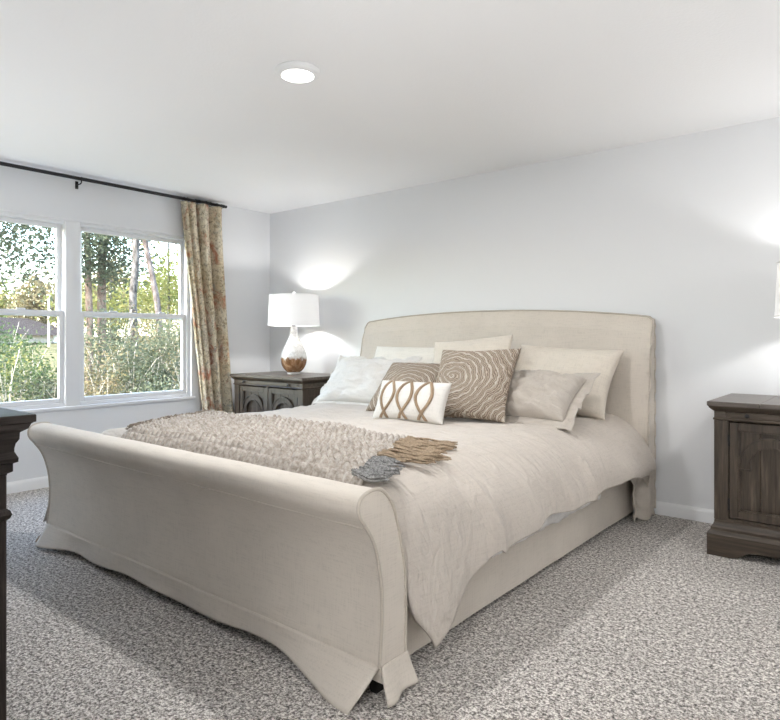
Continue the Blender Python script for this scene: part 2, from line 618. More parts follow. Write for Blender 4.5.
# ------------------------------------------------------------------ room shell
H = 2.40
WY0, WY1, WZ0, WZ1 = -3.09, -0.915, 0.585, 2.045      # window opening in the left wall
XR, YF, YE, XJ = 6.25, -4.10, -5.25, 4.20

struct(build(box(-0.16, XR + .16, YE - .16, 0.16, -0.12, 0.0), 'floor', MAT['carpet'], smooth=False))
struct(build(box(-0.16, XR + .16, YE - .16, 0.16, H, H + 0.2), 'ceiling', MAT['ceiling'], smooth=False))
struct(build(box(-0.16, XR + .16, 0.0, 0.16, 0.0, H), 'wall_back', MAT['wall'], smooth=False))
bm = bmesh.new()
add_box(bm, -0.16, 0, YF - .16, WY0, 0, H)
add_box(bm, -0.16, 0, WY1, 0, 0, H)
add_box(bm, -0.16, 0, WY0, WY1, 0, WZ0)
add_box(bm, -0.16, 0, WY0, WY1, WZ1, H)
struct(build(bm, 'wall_left', MAT['wall'], smooth=False))
struct(build(box(0, XJ, YF - .16, YF, 0, H), 'wall_front', MAT['wall'], smooth=False))
struct(build(box(XJ - .16, XJ, YE, YF - .16, 0, H), 'wall_side', MAT['wall'], smooth=False))
struct(build(box(XJ - .16, XR, YE - .16, YE, 0, H), 'wall_entry', MAT['wall'], smooth=False))
struct(build(box(XR, XR + .16, YE - .16, 0, 0, H), 'wall_right', MAT['wall'], smooth=False))

BB = [(0.0, 0.0), (0.014, 0.0), (0.014, 0.060), (0.011, 0.072), (0.006, 0.080), (0.0, 0.083)]
bm = add_prism_x(bmesh.new(), [(-d, z) for d, z in BB], 0.0, XR)
struct(build(bm, 'baseboard_back', MAT['trim'], ang=25))
bm = add_prism_y(bmesh.new(), BB, YF, -0.014)
struct(build(bm, 'baseboard_left', MAT['trim'], ang=25))
bm = add_prism_x(bmesh.new(), [(YF + d, z) for d, z in BB], 0.014, XJ)
struct(build(bm, 'baseboard_front', MAT['trim'], ang=25))

# ------------------------------------------------------------------ windows
def rect_frame(bm, y0, y1, z0, z1, w, x0, x1, wb=None, wt=None, wl=None):
    wb = wb or w; wt = wt or w; wl = wl or w
    add_box(bm, x0, x1, y0, y0 + wl, z0, z1, 0.003, 1)
    add_box(bm, x0, x1, y1 - w, y1, z0, z1, 0.003, 1)
    add_box(bm, x0, x1, y0 + wl, y1 - w, z0, z0 + wb, 0.003, 1)
    add_box(bm, x0, x1, y0 + wl, y1 - w, z1 - wt, z1, 0.003, 1)

def hung_window(name, y0, y1, fl, fr):
    bm = bmesh.new()
    rect_frame(bm, y0, y1, WZ0 + .012, WZ1, fr, -0.125, -0.022, .028, .028, fl)
    root = struct(build(bm, name, MAT['vinyl'], ang=25))
    zm = 1.318
    ya, yb = y0 + fl, y1 - fr
    for (za, zb, xa, xb) in ((zm - 0.022, WZ1 - .028, -0.105, -0.075), (WZ0 + .040, zm + 0.022, -0.068, -0.034)):
        b = bmesh.new()
        rect_frame(b, ya, yb, za, zb, 0.034, xa, xb)
        s = build(b, 'sash', MAT['vinyl'], root, ang=25)
        build(box((xa + xb) / 2 - .003, (xa + xb) / 2 + .003, ya + .032, yb - .032, za + .032, zb - .032), 'glass_pane', MAT['glass'], s, smooth=False)
        if xa > -0.07:
            ym = (y0 + y1) / 2
            for yy in (ym - .22, ym + .22):
                build(box(xb - .004, xb + .012, yy - .03, yy + .03, zb, zb + .012, 0.003), 'sash_lock', MAT['vinyl'], s)
    return root
YM0, YM1 = -2.022, -1.915
hung_window('window_1', WY0, YM0, .035, .006)
hung_window('window_2', YM1, WY1, .012, .035)
struct(build(box(-0.125, -0.012, YM0, YM1, WZ0 + .012, WZ1, 0.004), 'trim_1', MAT['vinyl']))
bm = box(-0.15, 0.022, WY0 - .03, WY1 + .03, WZ0 - .012, WZ0 + .012, 0.005)
struct(build(bm, 'trim_2', MAT['vinyl']))
bm = bmesh.new()
for (a, b, c, d) in ((WY0 - .012, WY0 + .004, WZ0 + .012, WZ1 + .012), (WY1 - .004, WY1 + .012, WZ0 + .012, WZ1 + .012), (WY0 + .004, WY1 - .004, WZ1 - .004, WZ1 + .012)):
    add_box(bm, -0.022, 0.006, a, b, c, d, 0.002, 1)
struct(build(bm, 'trim_3', MAT['vinyl']))

# ------------------------------------------------------------------ ceiling light
def disk_light(loc, label):
    t = thing('ceiling_light', label, 'ceiling light', loc)
    build(lathe([(0.106, 0), (0.108, -0.006), (0.104, -0.016), (0.092, -0.024), (0.080, -0.026)], seg=48), 'trim_ring', MAT['trim'], t)
    build(lathe([(0.078, -0.020), (0.076, -0.028), (0.055, -0.034), (0.02, -0.037), (0.001, -0.0375)], seg=48), 'diffuser', MAT['diffuser'], t)
    return t
disk_light((2.795, -2.175, H), 'round white disk light glowing on the ceiling')
_d = bpy.data.lights.new('ceiling_disk_light', 'AREA')
_d.shape = 'DISK'; _d.size = .15; _d.energy = 24
_o = bpy.data.objects.new('ceiling_disk_light', _d)
COL.objects.link(_o); _o.location = (2.795, -2.175, H - .045)

def fill_light_can(loc, label):  # can body added around each upward fill spot
    t = thing('fill_light_can', label, 'lamp', (loc[0], loc[1], 0))
    build(lathe([(.085, 0), (.090, .004), (.090, .225), (.086, .235), (.080, .235), (.078, .19), (.001, .185)], seg=36, cap=False), 'can', MAT['iron'], t)
    return t
for (_x, _y, _w), _l in zip(FILL_SPOTS, ('dark can added for an upward fill light in front of the dresser', 'dark can added for an upward fill light in the middle of the carpet')):
    fill_light_can((_x, _y), _l)
for (_x, _y, _z, _w), _l in zip(FILL_POINTS, ('stand added for an unseen fill light by the entry wall', 'stand added for an unseen fill light past the right nightstand')):
    t = thing('fill_light_stand', _l, 'lamp', (_x, _y, 0))  # stand and pole added under each unseen fill point light
    build(lathe([(.14, 0), (.14, .015), (.03, .03), (.012, .05)], seg=32), 'stand', MAT['iron'], t)
    build(tube([(0, 0, .045), (0, 0, _z - .13)], .011, seg=12), 'pole', MAT['iron'], t)

# ------------------------------------------------------------------ sleigh bed
BX0, BX1 = 1.405, 3.775
bed = thing('sleigh_bed', 'cream linen slipcovered sleigh bed with rolled footboard and arched headboard', 'bed')
FP = [(-2.735, .119), (-2.724, .23), (-2.724, .354), (-2.742, .451), (-2.766, .515), (-2.802, .568), (-2.822, .593), (-2.831, .617),
      (-2.827, .643), (-2.806, .661), (-2.762, .669), (-2.718, .658), (-2.674, .612), (-2.649, .552), (-2.622, .455), (-2.606, .364), (-2.604, .2), (-2.604, .06)]
fp = [(p.x, p.y) for p in catmull([(a, b, 0) for a, b in FP], 70)]
fp.append((-2.72, .06))
bm = bmesh.new()
t_ = add_prism_x(bmesh.new(), fp, BX0, BX1, 1)
bmesh.ops.subdivide_edges(t_, edges=[e for e in t_.edges if abs(e.verts[0].co.x - e.verts[1].co.x) > 1], cuts=60)
for v in t_.verts:
    k = sstep(BX0, BX0 + .15, v.co.x) * (1 - sstep(BX1 - .15, BX1, v.co.x))
    if v.co.z > .1:
        v.co.y += k * .006 * fbm(v.co.x * 2.2, v.co.z * 4, 1.3)
        v.co.z += k * .003 * fbm(v.co.x * 3, v.co.z * 3, 5.3)
merge(bm, t_)
footboard = build(bm, 'footboard', MAT['linen'], bed, ang=45)
for x in (BX0, BX1):
    pr = [(x, a, b) for a, b in fp[:-1]]
    build(tube(pr, 0.0058, seg=8), 'welt', MAT['welt'], footboard)
# seam lines across the front: under the roll, and above the skirt
for zz, yy in ((.556, -2.7955), (.119, -2.7345)):
    build(tube([(BX0 + .01 + (BX1 - BX0 - .02) * i / 40, yy - .001, zz + .004 * fbm(i * .2, zz * 9)) for i in range(41)], 0.0028, seg=6), 'seam', MAT['linen'], footboard)

def skirt_front(u, v):                       # v 0 at seam, 1 at hem
    x = BX0 + (BX1 - BX0) * u
    cr = sstep(.78, 1.0, u); cl = 1 - sstep(0.0, .16, u)
    fl = 0.008 + .085 * cr ** 1.3 + .055 * cl + .006 * sin(u * 31) * (1 - cr)
    hem = .038 - .034 * cr - .030 * cl + .006 * sin(u * 17 + 1)
    y = -2.737 - fl * v ** 1.25 + .008 * sin(v * pi) * fbm(u * 9, 2.2)
    return Vector((x - .05 * cr * v * 0.9, y, .119 + (hem - .119) * v))
sheet('skirt_flap', skirt_front, 90, 10, MAT['linen'], footboard, 0.005)
def skirt_right(u, v):                       # u 0 front, 1 back
    y = -2.728 + .130 * u
    return Vector((BX1 + .004 + .035 * v ** 1.3 * (1 - .35 * u) + .008 * sin(u * 8) * v, y - .012 * v + .03 * v * u, .119 + (.010 + .012 * u - .119) * v))
sheet('skirt_flap', skirt_right, 16, 10, MAT['linen'], footboard, 0.005)
def skirt_left(u, v):
    y = -2.728 + .128 * u
    return Vector((BX0 - .004 - .095 * v ** 1.2 * (1 - .2 * u), y + .01 * v, .235 + (.105 - .235) * v + .02 * u * v))
sheet('skirt_flap', skirt_left, 16, 10, MAT['linen'], footboard, 0.005)
for x in (BX0 + .05, BX1 - .06):
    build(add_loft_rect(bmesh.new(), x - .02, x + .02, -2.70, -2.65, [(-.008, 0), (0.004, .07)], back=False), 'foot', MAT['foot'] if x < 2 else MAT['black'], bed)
# lifted flap and splayed trim stick seen at the far corner
build(tube([(BX0 - .012, -2.70, .105), (BX0 - .055, -2.735, .05), (BX0 - .085, -2.755, .006)], [.009, .009, .010], seg=8), 'corner_tie', MAT['foot'], footboard)

def rail(x0, x1):
    b = box(x0, x1, -2.600, -0.13, 0.032, 0.335)
    bmesh.ops.subdivide_edges(b, edges=[e for e in b.edges if abs(e.verts[0].co.y - e.verts[1].co.y) > 1], cuts=40)
    for v in b.verts:
        if -2.55 < v.co.y < -.2:
            v.co.x += .005 * fbm(v.co.y * 2.5, v.co.z * 3, x0)
    return build(b, 'side_rail', MAT['linen'], bed)
rail(3.640, 3.700)
rail(1.480, 1.540)
build(box(1.545, 3.635, -2.59, -0.16, 0.14, 0.20), 'slat_deck', MAT['foot'], bed)

# headboard, arched and rolled back at the top
def arch(x):
    u = (x - 2.565) / 1.243
    return 1.332 - .070 * abs(u) ** 2.2 - .045 * max(0, (abs(u) - .955) / .045) ** 2.2
HX0, HX1 = 1.322, 3.792
NX, NZ = 90, 34
V, F = [], []
def hb_front(z, zt):
    k = sstep(.45, 1.0, z / zt)
    return -.150 + .055 * k + .030 * sstep(.9, 1, z / zt)
for side in (0, 1):
    for j in range(NZ + 1):
        for i in range(NX + 1):
            x = HX0 + (HX1 - HX0) * i / NX
            zt = arch(x)
            z = .05 + (zt - .05) * j / NZ
            tx = .038 * sstep(.5, 1.0, j / NZ)              # edges lean in a little towards the top on the left
            if x < 2.5: x = x + tx * (2.5 - x) / 1.2
            y = hb_front(z, zt) + .004 * fbm(x * 3, z * 3) if side == 0 else -.026
            V.append((x, y, z))
N1 = (NX + 1) * (NZ + 1)
for side in (0, 1):
    for j in range(NZ):
        for i in range(NX):
            a = side * N1 + j * (NX + 1) + i
            q = (a, a + 1, a + NX + 2, a + NX + 1)
            F.append(q if side == 0 else q[::-1])
for i in range(NX):
    for j in (0, NZ):
        a = j * (NX + 1) + i
        F.append((a, a + 1, a + 1 + N1, a + N1))
for j in range(NZ):
    for i in (0, NX):
        a = j * (NX + 1) + i
        F.append((a, a + NX + 1, a + NX + 1 + N1, a + N1))
bm = bmesh.new()
me_ = bpy.data.meshes.new('t'); me_.from_pydata(V, [], F); bm.from_mesh(me_); bpy.data.meshes.remove(me_)
bm_edges = [e for e in bm.edges if len(e.link_faces) == 2 and e.calc_face_angle(0) > 1.0]
bmesh.ops.bevel(bm, geom=bm_edges, offset=.010, segments=2, profile=.5, affect='EDGES')
headboard = build(bm, 'headboard', MAT['linen'], bed, ang=50)
for side_y in (0, 1):
    P = []
    for j in range(NZ + 1): P.append(V[side_y * N1 + j * (NX + 1)])
    for i in range(1, NX): P.append(V[side_y * N1 + NZ * (NX + 1) + i])
    for j in range(NZ, -1, -1): P.append(V[side_y * N1 + j * (NX + 1) + NX])
    build(tube(P, 0.0052, seg=7), 'welt', MAT['welt'], headboard)
# loose slipcover hem beside the headboard's right foot
def hem(u, v):
    a = u * 2.2
    x = 3.722 + .050 * u + .040 * v + .022 * sin(u * 9 + v * 3) + .012 * fbm(u * 5, v * 5, 2)
    y = -.33 + .27 * u + .015 * sin(v * 9) + .02 * fbm(u * 6, v * 6, 8)
    z = .31 - .295 * v + .012 * sin(u * 11) * v
    return Vector((x, y, z))
sheet('skirt_flap', hem, 22, 22, MAT['linen'], headboard, 0.006)

# ------------------------------------------------------------------ mattress and sheet
b = box(1.56, 3.62, -2.56, -0.17, 0.205, 0.595, 0.06, 4)
tag(build(b, 'mattress', MAT['mattress']), 'white mattress mostly covered by the beige duvet', 'mattress')

def sheet_fn(u, v):
    y = -2.12 + 1.35 * u
    z = .50 - .265 * v + .012 * fbm(u * 9, 3.1)
    x = 3.712 + .020 * sin(pi * v) + .010 * abs(fbm(u * 16, v * 5, 4)) + .006 * abs(sin(u * 40 + 4 * fbm(u * 6, v * 2)))
    return Vector((x, y, z))
tag(sheet('bed_sheet', sheet_fn, 120, 20, MAT['sheet'], None, 0.004), 'crumpled white sheet edge peeking out below the duvet', 'sheet')

# ------------------------------------------------------------------ duvet
def duvet_top(x, y):
    c = 1 - ((x - 2.55) / 1.1) ** 2
    z = .634 + .012 * max(0, c) + .010 * fbm(x * 1.3, y * 1.3, 4.0)
    return z
def duvet_edge(y):
    if y > -2.05:
        return .318 + .010 * sin(y * 7.0) + .006 * sin(y * 19) + .02 * sstep(-.5, -.1, y) * 0
    return .318 + (.030 - .318) * ((-2.05 - y) / .53) ** 1.15
RIGHT = [(3.44, .0), (3.57, -.014), (3.665, -.055), (3.735, -.12), (3.778, -.20), (3.798, -.27), (3.806, -.335)]
LEFT = [(1.74, .0), (1.62, -.010), (1.53, -.05), (1.462, -.12), (1.43, -.20), (1.415, -.25), (1.408, -.30)]
NR, NT, NY = 46, 84, 150
rc = catmull([(a, b, 0) for a, b in RIGHT], NR)
lc = catmull([(a, b, 0) for a, b in LEFT], NR)
def wr(x, y, hang):
    w = .0050 * fbm(x * 2.2 + y * 1.4, y * 5.0 - x * 1.0, 2.0)
    # long creases fanning from the middle towards the right edge
    q = y * 5.5 - (x - 2.5) * 3.2 + 1.5 * fbm(x * 1.4, y * 1.3, 9.0)
    m_ = max(0, .25 + fbm(x * 1.6, y * 2.2, 3)) * sstep(2.2, 3.2, x)
    w += (.020 + .022 * hang) * (1 - abs(sin(q * 1.5))) ** 2.0 * m_
    q2 = y * 9 - (x - 2.5) * 2.0 + 2.2 * fbm(x * 1.1, y * 1.1, 19.0)
    w += (.016 + .014 * hang) * (1 - abs(sin(q2 * 2.1))) ** 2.4 * max(0, .2 + fbm(x * 2.1, y * 1.7, 13))
    w += .0022 * fbm(x * 14, y * 8, 1.0)
    return w
V, F = [], []
W = NR + NT + NR
for j in range(NY + 1):
    tv = j / NY
    for i in range(W):
        if i < NR:
            t = 1 - i / (NR - 1); k = NR - 1 - i
            x, dz = lc[k].x, lc[k].y
            hang = t
            y0 = -2.588
        elif i < NR + NT:
            u = (i - NR + 1) / (NT + 1)
            x = 1.74 + (3.44 - 1.74) * u
            dz = 0; hang = 0; y0 = -2.588
        else:
            k = i - NR - NT
            t = k / (NR - 1)
            x, dz = rc[k].x, rc[k].y
            hang = t
            y0 = -2.588 + .105 * sstep(.68, 1, t) ** 1.2
        y = y0 + (-.150 - y0) * (tv ** 1.0)
        z = duvet_top(x, y)
        if hang > 0:
            if i >= NR + NT:
                ze = duvet_edge(y)
                s_ = (.634 - ze) / .335
                dzz = dz * (1 + (s_ - 1) * sstep(.25, 1, hang))
                bul = sstep(.35, 1, hang)
                # the loose corner swings outwards, folds deepen towards it
                low = sstep(-1.9, -2.45, y) if False else max(0, min(1, (-1.9 - y) / .6))
                x = x + bul * (.006 + .013 * sin(y * 9 + 2 * fbm(y, x)) - .012 * low + .020 * low * sin(y * 19 + z * 5))
                hd = max(0, min(1, (y + .9) / .7))
                x += .035 * hd * bul
                dzz = dzz
            else:
                dzz = dz
            z += dzz
            nx_ = (1 if i >= NR + NT else -1) * sstep(.2, .9, hang)
            w_ = wr(x, y, hang) * (1 + .3 * hang - .85 * hang ** 3)
            x += nx_ * abs(w_) * 1.5
            z += w_ * (1 - hang)
        else:
            z += wr(x, y, 0)
        # tuck down behind the footboard
        f = max(0.0, min(1.0, (-2.50 - y) / .088))
        if i < NR + NT or hang < .45:
            z -= .10 * f ** 2 * (1 - sstep(.25, .45, hang) if i >= NR + NT else 1)
        V.append((x, y, z))
for j in range(NY):
    for i in range(W - 1):
        a = j * W + i
        F.append((a, a + 1, a + W + 1, a + W))
duvet = pydata('duvet', V, F, MAT['duvet'])
m = duvet.modifiers.new('thickness', 'SOLIDIFY'); m.thickness = .014; m.offset = -1
tag(duvet, 'pale beige rumpled linen duvet spread over the sleigh bed', 'duvet')

# ------------------------------------------------------------------ throw blanket
ET, NB = 42, 20
def throw_pt(u, v):
    y = -2.62 + (2.62 - 1.845) * v
    xr = 3.565 - .345 * v ** 1.1 + .012 * sin(v * 14)
    xl = 1.90 - .31 * v + .015 * sin(v * 9)
    x = xl + (xr - xl) * u
    y += .03 * fbm(x * 1.2, 3.3) * v - .018 * sin(u * 7) * v
    return x, y
def throw_fn(u, v):
    x, y = throw_pt(u, v)
    row = math.floor(v * NB)
    fu = (u * ET + (.5 if row % 2 else 0))
    a = abs(sin(pi * fu)); b_ = abs(sin(pi * v * NB))
    amp = .7 + .3 * abs(fbm(u * 30, v * 14, 6) * 1.4 + .5)
    h = .024 * (a * b_) ** .9 * amp
    edge = min(1, u / .03, (1 - u) / .02)
    z = duvet_top(x, y) + wr(x, y, 0) + .016 + h * max(.4, edge) + .010 * abs(fbm(x * 3, y * 3, 8))
    z -= .03 * sstep(1.66, 1.56, x) if False else .045 * max(0, (1.68 - x) / .12) ** 2
    f = max(0.0, min(1.0, (-2.50 - y) / .088)); z -= .07 * f ** 2
    return Vector((x, y, z))
throw = thing('throw_blanket', 'bobbly oatmeal knit throw with tassels laid across the bed foot', 'blanket')
sheet('knit_panel', throw_fn, ET * 10, NB * 10, MAT['throw'], throw)
rng = random.Random(5)
def tassel(x, y, ang, L, mat, nstr=9, spread=.020, label=None):
    bm = bmesh.new()
    for s in range(nstr):
        a = ang + rng.gauss(0, .10); Ls = L * rng.uniform(.82, 1.0)
        pts = []
        ph = rng.uniform(0, 6)
        off = rng.uniform(-spread, spread)
        lift = rng.uniform(0, .014)
        for k in range(8):
            d = Ls * k / 7
            px = x + cos(a) * d - sin(a) * off * min(1, .35 + k / 5)
            py = y + sin(a) * d + cos(a) * off * min(1, .35 + k / 5) + .007 * sin(ph + k * .8)
            pz = duvet_top(px, py) + .012 + lift + .012 * max(0, 1 - k / 4) + .004 * sin(ph * 2 + k)
            if px < 1.66: pz -= .5 * (1.66 - px) ** 1.3 * 1.6
            pts.append((px, py, pz))
        add_tube(bm, pts, [.0048] * 7 + [.003], seg=5)
    o = build(bm, 'tassel', mat, throw)
    if label: o['label'] = label
    return o
for i in range(17):
    v = .02 + .97 * i / 16
    x, y = throw_pt(1.0, v)
    if v < .36:
        tassel(x - .015, y, rng.uniform(-.25, .75), rng.uniform(.09, .15), MAT['tassel_grey'], 10, .022, 'blue-grey yarn tassel')
    else:
        tassel(x - .01, y, .28 + rng.uniform(-.5, .45), rng.uniform(.15, .27), MAT['tassel_brown'], 10, .022, 'brown yarn tassel')
for i in range(14):
    v = .18 + .80 * i / 13
    x, y = throw_pt(0.0, v)
    tassel(x + .03, y, pi + .5 + rng.uniform(-.6, .6), rng.uniform(.05, .085), MAT['tassel_dark'], 8, .022, 'dark taupe yarn tassel')

# ------------------------------------------------------------------ pillows
def pillow_y(u, v, T, p=.42):
    k = max(0, (1 - u * u)) ** p * max(0, (1 - v * v)) ** p
    return T / 2 * k
def pillow_pt(u, v, W_, H_, T, side, seed, pinch=.055, sag=0.0, wrk=.007, p=.42):
    x = u * W_ / 2 * (1 - pinch * (1 - v * v))
    z = v * H_ / 2 * (1 - pinch * (1 - u * u)) - sag * H_ * (1 - u * u) * max(0, v)
    k = pillow_y(u, v, T, p)
    kk = min(1, k / (T / 2) * 1.6)
    y = k + wrk * kk * fbm(u * 2.6, v * 2.6, seed) + wrk * .6 * kk * (1 - abs(fbm(u * 3.1 + v * 2, v * 3 - u, seed + 3))) ** 3
    return Vector((x, -y if side == 0 else y, z))
def make_pillow(name, loc, yaw, lean, W_, H_, T, mat, label, seed, roll=0.0, group=None, part=False, parent=None, **k):
    """stands on its lower edge at loc; lean tips the top back"""
    N = 56
    bm = bmesh.new()
    grid = {}
    for side in (0, 1):
        for j in range(N + 1):
            for i in range(N + 1):
                u = -1 + 2 * i / N; v = -1 + 2 * j / N
                u = sin(u * pi / 2) * .55 + u * .45; v = sin(v * pi / 2) * .55 + v * .45
                rim = i in (0, N) or j in (0, N)
                if side == 1 and rim:
                    grid[1, i, j] = grid[0, i, j]
                    continue
                grid[side, i, j] = bm.verts.new(pillow_pt(u, v, W_, H_, T, side, seed, **k) + Vector((0, 0, H_ / 2)))
    for side in (0, 1):
        for j in range(N):
            for i in range(N):
                q = [grid[side, i, j], grid[side, i + 1, j], grid[side, i + 1, j + 1], grid[side, i, j + 1]]
                if side: q.reverse()
                bm.faces.new(q)
    o = build(bm, name, mat, None, ang=180)
    o.matrix_world = Matrix.Translation(Vector(loc)) @ Matrix.Rotation(yaw, 4, 'Z') @ Matrix.Rotation(-lean, 4, 'X') @ Matrix.Rotation(roll, 4, 'Y')
    tag(o, label, 'pillow', group)
    return o
def rim_pts(W_, H_, T, seed, off=0.0, n=30, **k):
    P = []
    for a in range(4):
        for i in range(n):
            s = -1 + 2 * i / n
            u, v = ((s, -1), (1, s), (-s, 1), (-1, -s))[a]
            p = pillow_pt(u, v, W_, H_, T, 0, seed, **k)
            P.append((p.x * (1 + off), p.y, p.z * (1 + off) + H_ / 2))
    return P
def flange(o, W_, H_, T, seed, wid, mat, sides='all', **k):
    """flat fabric border around a sham"""
    n = 40
    V, F = [], []
    for a in range(4):
        for i in range(n):
            s = -1 + 2 * i / n
            u, v = ((s, -1), (1, s), (-s, 1), (-1, -s))[a]
            p = pillow_pt(u, v, W_, H_, T, 0, seed, **k)
            d = Vector((u if a in (1, 3) else u ** 5, 0, v if a in (0, 2) else v ** 5))
            for r in range(5):
                q = p + d * wid * r / 4 + Vector((0, .012 * sin(s * 9 + a * 2 + r * .5) * r / 4 + .010 * fbm(s * 5, a * 3 + r * .2, seed) * r / 2, .008 * sin(s * 13 + a) * r / 4))
                V.append((q.x * (1 if r else .985), q.y, q.z + H_ / 2))
    M_ = 4 * n
    for i in range(M_):
        for r in range(4):
            a, b = i * 5 + r, ((i + 1) % M_) * 5 + r
            F.append((a, b, b + 1, a + 1))
    f = pydata('flange', V, F, mat, o)
    md = f.modifiers.new('thickness', 'SOLIDIFY'); md.thickness = .004; md.offset = 0
    return f
BZ = .648
# back row against the headboard
make_pillow('bed_pillow', (2.06, -.46, BZ), 0.0, .46, .80, .46, .16, MAT['cream_linen'], 'cream pillow behind the smaller swirl cushion, against the headboard', 1)
make_pillow('bed_pillow', (2.70, -.55, BZ), 0.06, .40, .62, .52, .15, MAT['beige_linen'], 'beige pillow standing behind the large swirl cushion', 2, roll=-.10)
make_pillow('bed_pillow', (3.26, -.44, BZ), 0.0, .58, .74, .50, .20, MAT['beige_linen'], 'large plain beige pillow behind the ruffled sham, tipped against the headboard', 3, roll=.05, pinch=.09)
# shams in front of it
s1 = make_pillow('sham_pillow', (1.93, -.84, BZ), 0.05, .74, .72, .42, .20, MAT['white_linen'], 'white linen pillow beside the lamp nightstand', 4, wrk=.014, pinch=.07)
flange(s1, .72, .42, .20, 4, .035, MAT['white_linen'], pinch=.07)
s2 = make_pillow('sham_pillow', (3.27, -.93, BZ + .02), -.02, .98, .62, .38, .24, MAT['greige_linen'], 'greige sham with crumpled ruffled end, right of the swirl cushions', 5, wrk=.030, p=.36)
flange(s2, .62, .38, .24, 5, .062, MAT['greige_linen'], p=.36)
# decorative cushions
sw1 = swirl('swirl_cords_small', .06, .16, 0)
sw2 = swirl('swirl_cords_large', -.10, .26, 1)
c1 = make_pillow('swirl_cushion', (2.50, -1.08, BZ), 0.06, .80, .46, .44, .16, sw1, 'smaller taupe cushion with swirling cream cords, half behind the lumbar cushion', 6, pinch=.06)
c2 = make_pillow('swirl_cushion', (3.04, -1.12, BZ), 0.10, .60, .53, .50, .17, sw2, 'larger taupe cushion with swirling cream cords in front of the pillows', 7, roll=-.03, pinch=.10)
LW, LH, LT = .475, .25, .14
lum = make_pillow('lumbar_cushion', (2.815, -1.36, BZ), 0.10, .46, LW, LH, LT, MAT['lumbar'], 'small white lumbar cushion with brown looped braid', 8, wrk=.003)
for x0 in (-.60, -.05, .50):
    for sg in (1, -1):
        bm = bmesh.new()
        L, Rr = [], []
        for i in range(61):
            v = -.97 + 1.94 * i / 60
            u = x0 + sg * .21 * cos((v - .15) * pi / 1.70)
            w_ = .042
            for lst, du in ((L, -w_), (Rr, w_)):
                uu = max(-.985, min(.985, u + du))
                p = pillow_pt(uu, v, LW, LH, LT, 0, 8, wrk=.003)
                lst.append((p.x, p.y - .0035, p.z + LH / 2))
        Vv = [bm.verts.new(p) for pr in zip(L, Rr) for p in pr]
        for i in range(60):
            bm.faces.new((Vv[2 * i], Vv[2 * i + 1], Vv[2 * i + 3], Vv[2 * i + 2]))
        o = build(bm, 'braid_trim', MAT['braid'], lum, ang=180)
        md = o.modifiers.new('thickness', 'SOLIDIFY'); md.thickness = .005; md.offset = 0

